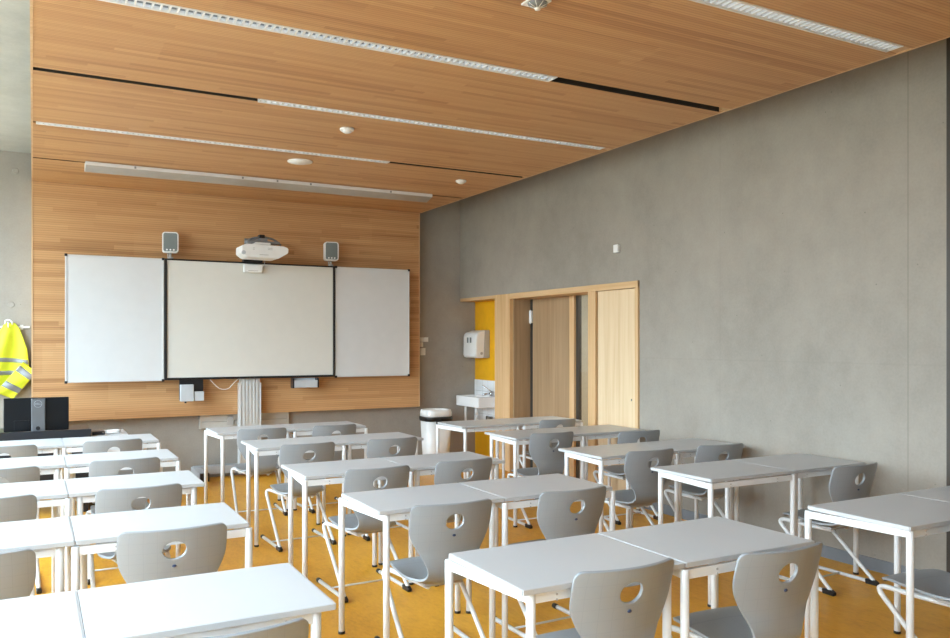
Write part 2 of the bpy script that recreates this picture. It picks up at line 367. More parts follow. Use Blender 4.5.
# ------------------------------------------------------------------ desks
TD, TH = .54, .755
def make_desk(flip):
    """trapezoid underframe: wide at the back, narrow at the front; flip turns it round"""
    r = thing('school_desk', 'desk', 'desk'); r['_o'] = (0, 0, 0)
    b = new(); box(b, -.349, .349, -TD / 2, TD / 2, TH - .020, TH, .0035, 2)
    top = obj('tabletop', b, 'laminate', r)
    b = new()
    for a, c_, d, e in ((-.352, -.347, -TD / 2 + .003, TD / 2 - .003), (.347, .352, -TD / 2 + .003, TD / 2 - .003)): box(b, a, c_, d, e, TH - .019, TH - .0015)
    box(b, -.347, .347, -TD / 2 - .0015, -TD / 2 + .003, TH - .019, TH - .0015); box(b, -.347, .347, TD / 2 - .003, TD / 2 + .0015, TH - .019, TH - .0015)
    obj('edge_band', b, 'edge', top)
    s = -1 if flip else 1
    L = {}
    for k, (sx, yy, xx) in {'bl': (-1, 1, .349 + .002), 'br': (1, 1, .349 + .002), 'fl': (-1, -1, .349 - .052), 'fr': (1, -1, .349 - .052)}.items():
        out = yy == 1
        L[k] = (sx * xx, s * yy * (TD / 2 - (.004 if out else .035)), out)
    for k, (x, y, out) in L.items():
        top_z = TH - .024
        b = new(); cyl(b, (x, y, .012), (x, y, top_z), .0165, seg=18, bev=.002); lg = obj('leg', b, 'white_metal', r)
        b = new(); cyl(b, (x, y, 0), (x, y, .014), .0185, seg=16); obj('foot_cap', b, 'black_plastic', lg)
    b = new(); z0, z1 = TH - .060, TH - .026
    def rail(p, q, t=.010, z0=z0, z1=z1):
        p, q = Vector((p[0], p[1], 0)), Vector((q[0], q[1], 0)); d = (q - p).normalized(); n = Vector((-d.y, d.x, 0)) * t
        p += d * .010; q -= d * .010
        prism(b, [(p + n).to_2d()[:], (q + n).to_2d()[:], (q - n).to_2d()[:], (p - n).to_2d()[:]], z0, z1, 'z')
    rail(L['bl'], L['br']); rail(L['fl'], L['fr']); rail(L['bl'], L['fl']); rail(L['br'], L['fr'])
    fm = obj('underframe', b, 'white_metal', r)
    b = new()
    for sx in (-1, 1):
        for q in (0, .018):
            yv = L['fl'][1] - s * .012 if not flip else L['bl'][1] + s * .012
            yq = min(L['fl'][1], L['bl'][1]) - .011
            cyl(b, (sx * .20, yq, TH - .058 + q), (sx * .20, yq - .003, TH - .058 + q), .004, seg=10)
    obj('screw', b, 'grey_plastic', fm)
    return r
def copy_tree(o, parent=None):
    c = o.copy(); C.objects.link(c)
    if parent is not None: c.parent = parent
    for ch in [x for x in o.children]: copy_tree(ch, c)
    return c
deskP, deskQ = make_desk(False), make_desk(True)
usedP = [False, False]
rows = {'A': [(.915, 7.76), (.896, 6.60), (.867, 5.43), (.851, 4.261), (.826, 2.983)],
        'B': [(1.445, 8.03), (1.51, 6.84), (1.452, 5.38), (1.463, 4.21), (1.412, 2.817)],
        'C': [(3.63, 7.50), (3.60, 6.46), (3.543, 5.196), (3.54, 4.129), (3.396, 2.786)]}
typ = {'A': 'PPQPQ', 'B': 'PQQPP', 'C': 'PQQQP'}
colname = {'A': 'window-side', 'B': 'middle', 'C': 'wall-side'}
rowname = ['row nearest the whiteboard', 'second row from the whiteboard', 'third row from the whiteboard', 'fourth row from the whiteboard', 'row farthest from the whiteboard']
for c_, lst in rows.items():
    for i, (x, yb) in enumerate(lst):
        xl = x - 1.402 if c_ == 'A' else x
        for k in (0, 1):
            P = (typ[c_][i] == 'P') == (k == 0)
            idx = 0 if P else 1; src = (deskP, deskQ)[idx]
            o = src if not usedP[idx] else copy_tree(src); usedP[idx] = True
            o.location = (xl + .35 + k * .7065, yb - TD / 2, 0)
            tag(o, 'grey-topped white desk, %s half of the %s pair, %s' % ('left' if k == 0 else 'right', colname[c_], rowname[i]), 'desk', 'paired school desks')

# ------------------------------------------------------------------ chairs
def interp(tab, s):
    for (a, *va), (b_, *vb) in zip(tab, tab[1:]):
        if s <= b_:
            t = (s - a) / (b_ - a); t2 = t * t * (3 - 2 * t) if False else t
            return [p + (q - p) * t2 for p, q in zip(va, vb)]
    return tab[-1][1:]
def catmull(tab, s):
    n = len(tab)
    for i in range(n - 1):
        if s <= tab[i + 1][0] or i == n - 2:
            t = (s - tab[i][0]) / (tab[i + 1][0] - tab[i][0]); t = max(0, min(1, t))
            p1, p2 = tab[i][1:], tab[i + 1][1:]; h = tab[i + 1][0] - tab[i][0]
            def tan(j):
                if j == 0: a, b_ = 0, 1
                elif j == n - 1: a, b_ = n - 2, n - 1
                else: a, b_ = j - 1, j + 1
                return [(q - p) / (tab[b_][0] - tab[a][0]) for p, q in zip(tab[a][1:], tab[b_][1:])]
            m1, m2 = tan(i), tan(i + 1); t2, t3 = t * t, t * t * t
            return [(2 * t3 - 3 * t2 + 1) * a + (t3 - 2 * t2 + t) * h * b_ + (-2 * t3 + 3 * t2) * c + (t3 - t2) * h * d for a, b_, c, d in zip(p1, m1, p2, m2)]
def build_shell():
    pr = [(-.028, .782), (-.012, .72), (.004, .66), (.018, .60), (.028, .54), (.032, .48), (.040, .435), (.066, .398), (.115, .383), (.18, .388), (.26, .408), (.34, .426), (.395, .427), (.428, .416), (.441, .398)]
    s = 0; prof = [(0, *pr[0])]
    for a, b_ in zip(pr, pr[1:]): s += math.hypot(b_[0] - a[0], b_[1] - a[1]); prof.append((s, *b_))
    S = s
    wid = [(0, .224), (.10, .225), (.15, .218), (.20, .196), (.25, .165), (.30, .137), (.345, .126), (.38, .134), (.42, .155), (.47, .183), (.53, .196), (.62, .196), (.70, .190), (S, .182)]
    def hw(s_):
        w = catmull(wid, s_)[0]
        r = .030
        if s_ < r: w -= r - math.sqrt(max(0, r * r - (r - s_) ** 2))
        r = .085; e = S - s_
        if e < r: w -= (r - math.sqrt(max(0, r * r - (r - e) ** 2))) * .8
        return w
    ss = []; v = 0
    while v < S:
        ss.append(v); v += .0025 if v < .006 else (.005 if v < .03 else (.0075 if v < .17 else (.013 if v < S - .09 else .008)))
    ss.append(S)
    NU = 40
    def P(x, s_):
        y, z = catmull(prof, s_)[:2]
        q = abs(x) / .225
        back = max(0, min(1, (.36 - s_) / .12)); seat = 1 - back
        y += back * .048 * q ** 2
        rear = max(0, min(1, (s_ - .30) / .1)) * max(0, min(1, (.66 - s_) / .22))
        z += rear * .050 * q ** 2.2
        z -= seat * .008 * max(0, (s_ - .6) / .15) * q ** 2
        return Vector((x * .955, y * 1.06, z * 1.023))
    bm = new(); par = {}
    grid = []
    for s_ in ss:
        w = hw(s_); row = []
        for i in range(NU + 1):
            u = -1 + 2 * i / NU; x = u * w; vtx = bm.verts.new(P(x, s_)); par[vtx] = (x, s_); row.append(vtx)
        grid.append(row)
    HC, HX, HY = .090, .049, .040
    def ins(vt): x, s_ = par[vt]; return (x / HX) ** 2 + ((s_ - HC) / HY) ** 2
    for r0, r1 in zip(grid, grid[1:]):
        for i in range(NU):
            q = (r0[i], r0[i + 1], r1[i + 1], r1[i])
            cx = sum(par[v][0] for v in q) / 4; cs = sum(par[v][1] for v in q) / 4
            if (cx / HX) ** 2 + ((cs - HC) / HY) ** 2 < 1: continue
            bm.faces.new(q).smooth = True
    bm.verts.ensure_lookup_table()
    for v in [v for v in bm.verts if not v.link_faces]: bm.verts.remove(v)
    for v in bm.verts:
        if v.is_boundary and ins(v) < 2.2 and par[v][1] > .03:
            x, s_ = par[v]; a = math.atan2((s_ - HC) / HY, x / HX); v.co = P(HX * math.cos(a), HC + HY * math.sin(a))
    bmesh.ops.recalc_face_normals(bm, faces=bm.faces)
    me = bpy.data.meshes.new('shell'); bm.to_mesh(me); bm.free(); me.materials.append(M['shell'])
    o = bpy.data.objects.new('shell', me); C.objects.link(o)
    md = o.modifiers.new('s', 'SOLIDIFY'); md.thickness = .013; md.offset = 0
    md = o.modifiers.new('b', 'BEVEL'); md.width = .004; md.segments = 2; md.limit_method = 'ANGLE'; md.angle_limit = R(50)
    dg = bpy.context.evaluated_depsgraph_get(); full = bpy.data.meshes.new_from_object(o.evaluated_get(dg))
    bpy.data.objects.remove(o)
    full.polygons.foreach_set('use_smooth', [True] * len(full.polygons))
    cn = [tuple(c.vector) for c in full.corner_normals]
    def part(name, test):
        vm = {}; vs = []; fs = []; ns = []
        for p in full.polygons:
            if not test(p.center): continue
            f = []
            for li in p.loop_indices:
                vi = full.loops[li].vertex_index
                if vi not in vm: vm[vi] = len(vs); vs.append(tuple(full.vertices[vi].co))
                f.append(vm[vi]); ns.append(cn[li])
            fs.append(f)
        m2 = bpy.data.meshes.new(name); m2.from_pydata(vs, [], fs); m2.materials.append(M['shell'])
        m2.polygons.foreach_set('use_smooth', [True] * len(m2.polygons)); m2.normals_split_custom_set(ns); m2.update(); return m2
    isb = lambda c: c.z > .455 and c.y < .14
    return part('backrest', isb), part('seat', lambda c: not isb(c))
backM, seatM = build_shell()
def make_chair():
    r = thing('school_chair', 'chair', 'chair')
    for nm, me in (('seat', seatM), ('backrest', backM)):
        o = bpy.data.objects.new(nm, me); C.objects.link(o); o.parent = r
        if nm == 'backrest': back = o
    b = new(); lathe(b, [(.002, -.003), (.009, -.002), (.009, .0), (.0075, .002), (.002, .0025)], (0, 0, 0), 20, sx=1, sy=.62)
    for v in b.verts: v.co = Matrix.Rotation(R(97), 3, 'X') @ v.co + Vector((0, .001, .642))
    obj('emblem', b, 'emblem_blue', back)
    b = new(); box(b, -.105, .105, .12, .33, .372, .390, .006); obj('seat_plate', b, 'grey_plastic', r)
    for sx in (-1, 1):
        pts = [(sx * .075, .14, .368), (sx * .12, .32, .376), (sx * .200, .470, .405), (sx * .212, .030, .016), (sx * .212, .49, .016)]
        b = new(); tube(b, fillet(pts, [0, .06, .075, .03, 0], 8), .0125, 12); lg = obj('leg', b, 'white_metal', r)
        b = new(); prism(b, [(.013, .0), (.095, .0), (.10, .030), (.035, .034), (.010, .02)], sx * .212 - .015, sx * .212 + .015, 'x'); bmesh.ops.bevel(b, geom=b.edges[:], offset=.004, segments=1, affect='EDGES'); obj('foot_cap', b, 'black_plastic', lg)
        b = new(); cyl(b, (sx * .212, .475, .0165), (sx * .212, .512, .0165), .0155, seg=14, bev=.003); obj('foot_cap', b, 'black_plastic', lg)
    b = new(); cyl(b, (-.212, .29, .018), (.212, .29, .018), .006, seg=10); obj('cross_bar', b, 'white_metal', r)
    return r
K = 1.07
CH = {'A': [(0, 'l', -.20, 6.97, -3), (0, 'r', .51 * K, 6.53 * K, 4), (1, 'l', -.19, 5.74, 2), (1, 'r', .49 * K, 5.43 * K, 1), (2, 'l', -.21, 4.68, 2), (2, 'r', .46 * K, 4.36 * K, 2), (3, 'l', -.22, 3.46, -2), (3, 'r', .47 * K, 3.33 * K, -1), (4, 'r', .455, 2.22, 0)],
      'B': [(0, 'l', 1.67 * K, 6.81 * K, -3), (0, 'r', 2.30 * K, 6.8 * K, 4), (1, 'l', 1.71 * K, 5.65 * K, 2), (1, 'r', 2.362 * K, 5.65 * K, 1), (2, 'l', 1.735 * K, 4.37 * K, 2), (2, 'r', 2.32 * K, 4.41 * K, 4), (3, 'l', 1.65 * K, 3.26 * K, -2), (3, 'r', 2.325 * K, 3.27 * K, 1), (4, 'l', 1.795, 2.215, -1), (4, 'r', 2.30 * K, 1.985 * K, -2)],
      'C': [(0, 'r', 4.30 * K, 6.31 * K, 0), (1, 'l', 3.625 * K, 5.4 * K, -2), (1, 'r', 4.322 * K, 5.17 * K, -4), (2, 'l', 3.622 * K, 4.22 * K, 0), (2, 'r', 4.25 * K, 4.21 * K, -5), (3, 'r', 4.255 * K, 3.14 * K, 1), (4, 'l', 3.75, 2.08, -2)]}
ch0 = make_chair(); first = True
for c_, lst in CH.items():
    for i, k, x, y, a in lst:
        o = ch0 if first else copy_tree(ch0); first = False
        o.location = (x + .012, y, 0); o.rotation_euler = (0, 0, R(a))
        tag(o, 'grey shell chair at the %s desk of the %s pair, %s' % ({'l': 'left', 'r': 'right'}[k], colname[c_], rowname[i]), 'chair', 'grey shell chairs tucked under the desks')

# ------------------------------------------------------------------ whiteboard on its lift
wb = thing('whiteboard', 'three-part whiteboard on a lift column, cream centre and two white wings', 'whiteboard', (2.2, 9.6, 0))
YD = 9.44
def panel(x0, x1, z0, z1, y0, y1, m): b = new(); box(b, x0, x1, y0, y1, z0, z1, .002); return b, m
b = new(); box(b, 1.285, 3.175, YD + .004, YD + .04, 1.175, 2.468); obj('centre_panel', b, 'projection_board', wb)
b = new()
for a in ((1.262, 1.288, 1.152, 2.482), (3.172, 3.198, 1.152, 2.482)): box(b, a[0], a[1], YD - .008, YD + .045, a[2], a[3], .003)
for a in ((1.288, 3.172, 1.152, 1.177), (1.288, 3.172, 2.466, 2.482)): box(b, a[0], a[1], YD - .008, YD + .045, a[2], a[3], .003)
obj('centre_frame', b, 'black_metal', wb)
for x0, x1 in ((.292, 1.256), (3.204, 4.176)):
    b = new(); box(b, x0 + .01, x1 - .01, YD + .006, YD + .024, 1.155, 2.47); wg = obj('wing_panel', b, 'side_board', wb)
    b = new(); box(b, x0, x0 + .016, YD, YD + .028, 1.146, 2.48, .002); box(b, x1 - .016, x1, YD, YD + .028, 1.146, 2.48, .002); box(b, x0 + .016, x1 - .016, YD, YD + .028, 1.146, 1.160, .002); box(b, x0 + .016, x1 - .016, YD, YD + .028, 2.466, 2.48, .002)
    obj('wing_frame', b, 'aluminium', wg)
    for cx in (x0 + .008, x1 - .008):
        for cz in (1.152, 2.474):
            b = new(); box(b, cx - .014, cx + .014, YD - .004, YD + .03, cz - .014, cz + .014, .004); obj('corner_cap', b, 'black_plastic', wg)
# lift column
b = new(); box(b, 2.095, 2.31, YD + .05, YW - .01, .06, 2.30, .004)
for x in (2.13, 2.165, 2.205, 2.245, 2.28): box(b, x - .008, x + .008, YD + .042, YD + .052, .06, 1.16)
col = obj('lift_column', b, 'aluminium', wb)
b = new(); box(b, 2.082, 2.094, YD + .04, YW - .01, .06, 1.10, .003); obj('column_rail', b, 'aluminium', col)
b = new(); box(b, 2.311, 2.324, YD + .04, YW - .01, .06, 1.10, .003); obj('column_rail', b, 'aluminium', col)
b = new(); box(b, 1.60, 2.80, 9.62, 9.72, .06, .155, .005)
for x in (1.63, 2.77): box(b, x - .045, x + .045, 9.17, 9.74, .075, .145, .006)
bs = obj('base_frame', b, 'base_grey', wb)
for x in (1.63, 2.77):
    b = new(); box(b, x - .048, x + .048, 9.12, 9.17, .06, .15, .005); obj('end_block', b, 'black_plastic', bs)
    b = new(); cyl(b, (x - .02, 9.17, .03), (x + .02, 9.17, .03), .03, seg=18, bev=.004); box(b, x - .026, x + .026, 9.155, 9.185, .03, .075, .003); obj('caster', b, 'emblem_grey', bs)
b = new()
tube(b, fillet([(1.745, YD + .02, 1.15), (1.80, YD + .02, 1.085), (1.86, YD + .02, 1.035), (1.95, YD + .02, 1.035), (2.00, YD + .02, 1.10), (2.06, YD + .02, 1.15)], .05), .0035, 8)
tag(obj('cable', b, 'white_plastic'), 'thin white cable sagging below the whiteboard left of the column', 'cable')
# control boxes below the board
cb = thing('control_box', 'white and black connection boxes hanging under the left end of the centre board', 'control box', (1.55, YD, .9))
b = new(); box(b, 1.42, 1.675, YD + .03, YD + .05, .925, 1.15, .003); obj('backplate', b, 'black_plastic', cb)
b = new(); box(b, 1.424, 1.565, YD - .03, YD + .03, .915, 1.10, .006); obj('main_unit', b, 'light_grey_plastic', cb)
b = new(); box(b, 1.572, 1.675, YD - .02, YD + .03, .915, 1.02, .006); obj('small_unit', b, 'light_grey_plastic', cb)
b = new(); cyl(b, (1.48, YD, .913), (1.48, YD, .895), .012, seg=12); obj('knob', b, 'black_plastic', cb)
pt = thing('pen_tray', 'small grey pen tray under the right end of the centre board', 'pen tray', (2.82, YD, 1.03))
b = new(); box(b, 2.685, 2.96, YD - .07, YD + .03, 1.035, 1.05, .003); box(b, 2.685, 2.96, YD - .07, YD - .062, 1.05, 1.12, .003); box(b, 2.685, 2.96, YD + .022, YD + .03, 1.05, 1.145, .002); obj('tray', b, 'light_grey_plastic', pt)
for x0, x1 in ((2.665, 2.685), (2.96, 2.98)):
    b = new(); box(b, x0, x1, YD - .06, YD + .035, 1.03, 1.148, .003); obj('end_bracket', b, 'black_plastic', pt)
# cable trunking under the cladding
tr = thing('cable_trunking', 'beige metal cable trunking on the wall below the slatted panel', 'trunking', (2.2, YF, .5))
b = new(); box(b, 1.70, 2.70, 9.735, YF - .002, .575, .645, .002); box(b, 1.70, 2.70, 9.735, YF - .002, .649, .732, .002); obj('duct', b, 'trunking', tr)
b = new(); box(b, 1.682, 1.70, 9.73, YF - .002, .568, .734, .002); obj('end_cap', b, 'trunking', tr)
b = new(); box(b, 2.70, 2.718, 9.73, YF - .002, .568, .734, .002); obj('end_cap', b, 'trunking', tr)
b = new(); box(b, 1.99, 2.06, 9.715, 9.735, .60, .70, .003); obj('socket', b, 'grey_plastic', tr)

# speakers
def speaker(cx, lab, yaw):
    w = thing('loudspeaker', lab, 'loudspeaker', (cx, 9.46, 2.472), 'loudspeakers on the whiteboard')
    w.rotation_euler = (0, 0, R(yaw)); w['_o'] = (0, 0, 0)
    b = new(); prism(b, rrect(-.084, .084, .075, .30, .030), -.04, .055, 'y'); bmesh.ops.bevel(b, geom=[e for e in b.edges if all(abs(v.co.y + .04) < 1e-5 for v in e.verts)], offset=.006, segments=2, affect='EDGES'); bd = obj('cabinet', b, 'white_plastic', w)
    b = new(); prism(b, rrect(-.071, .071, .088, .288, .020), -.044, -.039, 'y'); gr = obj('grille', b, 'speaker_grille', bd)
    for x in (-.035, 0, .035):
        b = new(); cyl(b, (x, -.044, .105), (x, -.050, .105), .009, seg=12); obj('knob', b, 'white_plastic', bd)
    b = new(); cyl(b, (.0, .02, .0), (.0, .02, .08), .012); cyl(b, (-.03, .02, .024), (.03, .02, .024), .010, seg=10); cyl(b, (-.025, .02, .024), (-.025, .02, .08), .007); obj('bracket', b, 'grey_plastic', w)
speaker(1.325, 'white loudspeaker with grey grille above the left joint of the whiteboard', -8)
speaker(3.155, 'white loudspeaker with grey grille above the right joint of the whiteboard', -8)

# projector
pj = thing('projector', 'white short-throw projector on a grey arm above the whiteboard', 'projector', (2.24, 9.1, 2.48))
b = new(); prism(b, [(1.985, 2.60), (1.985, 2.522), (2.045, 2.480), (2.38, 2.475), (2.49, 2.54), (2.49, 2.592), (2.44, 2.612), (2.03, 2.622)], 8.93, 9.25, 'y')
bmesh.ops.bevel(b, geom=b.edges[:], offset=.006, segments=2, affect='EDGES'); bd = obj('body', b, 'white_plastic', pj)
b = new(); box(b, 2.13, 2.30, 8.95, 9.23, 2.622, 2.645, .008); obj('top_cover', b, 'white_plastic', bd)
b = new()
for z in (2.565, 2.58): box(b, 2.26, 2.31, 8.926, 8.932, z, z + .004)
for z in (2.56, 2.575): box(b, 2.10, 2.115, 8.926, 8.932, z, z + .005)
box(b, 2.17, 2.27, 8.926, 8.932, 2.505, 2.510)
obj('port_marks', b, 'grey_plastic', bd)
b = new(); cyl(b, (2.0, 8.945, 2.525), (2.0, 8.925, 2.525), .022, seg=16); obj('sensor', b, 'light_grey_plastic', bd)
b = new(); box(b, 2.06, 2.42, 9.03, 9.17, 2.642, 2.672, .006); box(b, 2.20, 2.29, 9.05, YW, 2.67, 2.705, .004); tube(b, fillet([(2.05, 9.1, 2.65), (2.12, 9.1, 2.70), (2.25, 9.1, 2.725), (2.38, 9.1, 2.70), (2.45, 9.1, 2.64)], .05), .012, 8); arm = obj('mounting_arm', b, 'steel_grey', pj)
b = new(); box(b, 2.16, 2.34, YW - .02, YW - .001, 2.62, 2.76, .004); obj('wall_plate', b, 'steel_grey', arm)
b = new(); box(b, 2.20, 2.26, 9.06, 9.14, 2.70, 2.745, .005); obj('arm_knob', b, 'black_plastic', arm)
pj.location.z += .014
im = thing('touch_unit', 'small white box clipped to the top edge of the centre board', 'sensor box', (2.2, YD - .04, 2.36))
b = new(); box(b, 2.105, 2.31, YD - .07, YD - .009, 2.365, 2.45, .005); obj('case', b, 'white_plastic', im)
b = new(); box(b, 2.10, 2.32, YD - .05, YD + .03, 2.484, 2.512, .004); obj('clamp', b, 'black_plastic', im)
b = new(); box(b, 2.15, 2.26, YD - .0715, YD - .069, 2.378, 2.384); obj('label_strip', b, 'grey_plastic', im)
b = new(); tube(b, fillet([(2.30, YD - .03, 2.40), (2.335, YD - .03, 2.43), (2.33, YD - .1, 2.50)], .03), .004, 6); obj('lead', b, 'grey_plastic', im)

# ------------------------------------------------------------------ ceiling lamps
def louvre_lamp(x0, x1, y, w, lab):
    L = thing('louvre_lamp', lab, 'ceiling lamp', ((x0 + x1) / 2, y, H), 'recessed louvre lamps')
    h = w / 2
    b = new()
    box(b, x0, x1, y - h - .004, y - h + .008, H - .005, H + .060); box(b, x0, x1, y + h - .008, y + h + .004, H - .005, H + .060)
    box(b, x0, x0 + .006, y - h, y + h, H - .004, H + .054); box(b, x1 - .006, x1, y - h, y + h, H - .004, H + .054)
    obj('housing', b, 'white_metal', L)
    b = new(); box(b, x0, x1, y - h + .008, y + h - .008, H + .054, H + .060); box(b, x0 + .006, x1 - .006, y + h - .0095, y + h - .0082, H + .006, H + .054); obj('reflector', b, 'steel_grey', L)
    b = new(); n = int((x1 - x0) / .040)
    for i in range(n + 1):
        x = x0 + .01 + (x1 - x0 - .02) * i / n
        prism(b, [(x - .0055, H - .002), (x + .0055, H - .002), (x + .0015, H + .034), (x - .0015, H + .034)], y - h + .009, y + h - .009, 'y')
    for s in (-1, 1):
        prism(b, [(y + s * (h - .010), H - .001), (y + s * (h - .017), H - .001), (y + s * (h - .011), H + .014)], x0 + .006, x1 - .006, 'x')
    obj('louvre', b, 'louvre_white', L)
    b = new(); cyl(b, (x0 + .03, y, H + .046), (x1 - .03, y, H + .046), .007, seg=8); obj('tube', b, 'lamp_tube', L)
louvre_lamp(1.36, 4.315, 2.945, .10, 'white louvre lamp in the ceiling slot nearest the camera, ending by the right wall')
louvre_lamp(.03, 2.905, 4.32, .095, 'white louvre lamp in the second ceiling slot, at its left part')
louvre_lamp(1.372, 4.32, 5.665, .070, 'white louvre lamp in the middle ceiling slot, reaching the right edge')
louvre_lamp(.02, 2.905, 7.045, .063, 'white louvre lamp in the slot just before the board light')
bl = thing('board_light', 'long white wall-washer lamp below the ceiling before the whiteboard', 'board lamp', (2.2, 8.44, H))
b = new(); prism(b, [(8.3050, H - .036), (8.3050, H - .006), (8.3200, H - .002), (8.465, H - .002), (8.475, H - .066), (8.455, H - .074)], .425, 3.955, 'x'); bd = obj('housing', b, 'white_metal', bl)
b = new(); prism(b, [(8.3110, H - .0375), (8.453, H - .0745), (8.453, H - .078), (8.3110, H - .041)], .428, 3.952, 'x'); obj('reflector', b, 'satin_reflector', bl)
b = new()
for x in (.85, 1.85, 2.2, 2.55, 3.45): box(b, x - .008, x + .008, 8.2990, 8.3070, H - .033, H - .014)
obj('joint_clip', b, 'steel_grey', bd)

# detectors and round fittings on the ceiling
def detector(x, y, lab, r=.055):
    t = thing('motion_sensor', lab, 'sensor', (x, y, H), 'white sensors on the wooden ceiling')
    b = new(); lathe(b, [(r * .7, 0), (r, -.004), (r, -.018), (r * .9, -.024)], (x, y, H), 24); obj('base', b, 'white_plastic', t)
    b = new(); lathe(b, [(r * .75, -.024), (r * .62, -.034), (r * .35, -.041), (r * .1, -.043)], (x, y, H), 20); obj('lens', b, 'white_plastic', t)
detector(2.154, 6.073, 'small white domed sensor on the ceiling between middle lamp slots')
detector(3.879, 7.463, 'small white domed sensor on the ceiling near the far right corner')
t = thing('ceiling_speaker', 'flat round white disc on the ceiling above the whiteboard', 'speaker', (2.166, 7.387, H))
b = new(); lathe(b, [(.10, 0), (.115, -.004), (.112, -.012), (.09, -.016)], (2.166, 7.387, H), 32); obj('rim', b, 'white_plastic', t)
b = new(); lathe(b, [(.088, -.016), (.085, -.019), (.02, -.020)], (2.166, 7.387, H), 32); obj('grille', b, 'white_plastic', t)
t = thing('ceiling_vent', 'white square ceiling fitting with dark round grille at the top edge of the photo', 'ceiling fitting', (2.17, 3.36, H))
b = new(); box(b, 2.115, 2.225, 3.32, 3.43, H - .010, H - .0005, .003); obj('plate', b, 'white_plastic', t)
b = new(); lathe(b, [(.050, -.010), (.046, -.018), (.018, -.028)], (2.175, 3.37, H), 24); g = obj('grille', b, 'steel_grey', t)
b = new()
for k in range(8):
    a = k * math.pi / 4; cyl(b, (2.175 + .015 * math.cos(a), 3.37 + .015 * math.sin(a), H - .030), (2.175 + .05 * math.cos(a), 3.37 + .05 * math.sin(a), H - .014), .0025, seg=6)
lathe(b, [(.016, -.032), (.014, -.042), (.004, -.044)], (2.175, 3.37, H), 14)
obj('ribs', b, 'white_plastic', g)
# small white box on the right wall
b = new(); box(b, XR - .035, XR - .001, 6.375, 6.445, 2.45, 2.53, .006); o = obj('wall_sensor', b, 'white_plastic'); tag(o, 'small white sensor box high on the concrete wall above the pale door', 'sensor')
# switches by the cladding
sw = thing('light_switch', 'cluster of cream switches on the front wall beside the slatted panel', 'switch', (4.53, YF, 1.37))
for x0, x1, z0, z1 in ((4.485, 4.537, 1.572, 1.632), (4.541, 4.60, 1.572, 1.632), (4.485, 4.525, 1.505, 1.567), (4.485, 4.56, 1.395, 1.49)):
    b = new(); box(b, x0, x1, YF - .014, YF - .001, z0, z1, .004); pl = obj('switch_plate', b, 'white_plastic', sw)
    b = new(); box(b, x0 + .012, x1 - .012, YF - .018, YF - .013, z0 + .012, z1 - .012, .002); obj('rocker', b, 'white_plastic', pl)

# ------------------------------------------------------------------ wash corner
b = new(); box(b, XR + .222, XR + .2308, 8.86, YF - .002, .45, 1.062); tp = obj('tile_splashback', b, 'tiles'); tag(tp, 'white tiled splashback behind the washbasin on the yellow wall', 'tiles')
ws = thing('washbasin', 'white rectangular washbasin on the tiled niche wall', 'washbasin', (5.15, 9.42, .72))
b = new(); box(b, 4.985, XR + .22, 9.11, 9.735, .725, .86, .012, 3)
top = [f for f in b.faces if f.normal.z > .99 and f.calc_area() > .05]
r_ = bmesh.ops.inset_region(b, faces=top, thickness=.035); 
r2 = bmesh.ops.extrude_face_region(b, geom=top); vs = [v for v in r2['geom'] if isinstance(v, bmesh.types.BMVert)]
bmesh.ops.translate(b, vec=(0, 0, -.09), verts=vs); bmesh.ops.delete(b, geom=top, context='FACES_ONLY')
cxm, cym = 5.145, 9.42
for v in vs: v.co.x = cxm + (v.co.x - cxm) * .8; v.co.y = cym + (v.co.y - cym) * .85
bs_ = obj('basin', b, 'ceramic', ws)
b = new(); cyl(b, (5.20, 9.55, .722), (5.20, 9.55, .60), .022); tube(b, fillet([(5.20, 9.55, .60), (5.20, 9.55, .50), (5.295, 9.55, .50)], .03), .018); obj('siphon', b, 'white_plastic', ws)
b = new(); cyl(b, (5.07, 9.62, .722), (5.07, 9.62, .40), .014); obj('waste_pipe', b, 'white_plastic', ws)
b = new(); box(b, 5.24, 5.30, 9.20, 9.38, .52, .60, .008); tube(b, [(5.25, 9.2, .55), (5.22, 9.14, .57), (5.2, 9.1, .56)], .008, 8); obj('valve', b, 'chrome', ws)
fa = thing('tap', 'chrome lever tap rising from the back of the washbasin', 'tap', (5.25, 9.26, .86))
b = new(); cyl(b, (5.255, 9.26, .862), (5.255, 9.26, .92), .02, bev=.003); cyl(b, (5.25, 9.26, .90), (5.13, 9.27, .885), .012); obj('body', b, 'chrome', fa)
b = new(); cyl(b, (5.27, 9.24, .915), (5.16, 9.33, 1.0), .008, .010, bev=.002); obj('lever', b, 'chrome', fa)
pd = thing('towel_dispenser', 'white paper towel dispenser mounted on the yellow niche wall', 'dispenser', (5.2, 9.57, 1.36))
b = new(); prism(b, [(XR + .135, 1.375), (XR + .15, 1.69), (XR + .16, 1.725), (XR + .229, 1.73), (XR + .229, 1.36), (XR + .14, 1.36)], 9.385, 9.755, 'y'); bmesh.ops.bevel(b, geom=b.edges[:], offset=.008, segments=2, affect='EDGES'); obj('back_case', b, 'grey_plastic', pd)
b = new(); prism(b, [(XR + .02, 1.385), (XR + .025, 1.65), (XR + .045, 1.69), (XR + .165, 1.728), (XR + .145, 1.36), (XR + .05, 1.36)], 9.39, 9.75, 'y'); bmesh.ops.bevel(b, geom=b.edges[:], offset=.010, segments=2, affect='EDGES'); cv = obj('cover', b, 'white_plastic', pd)
for yy in (9.52, 9.60):
    b = new(); box(b, XR + .014, XR + .024, yy, yy + .03, 1.56, 1.63, .002); obj('window_slot', b, 'speaker_grille', cv)
b = new(); cyl(b, (XR + .105, 9.392, 1.42), (XR + .105, 9.383, 1.42), .018, seg=16); obj('lock', b, 'grey_plastic', cv)
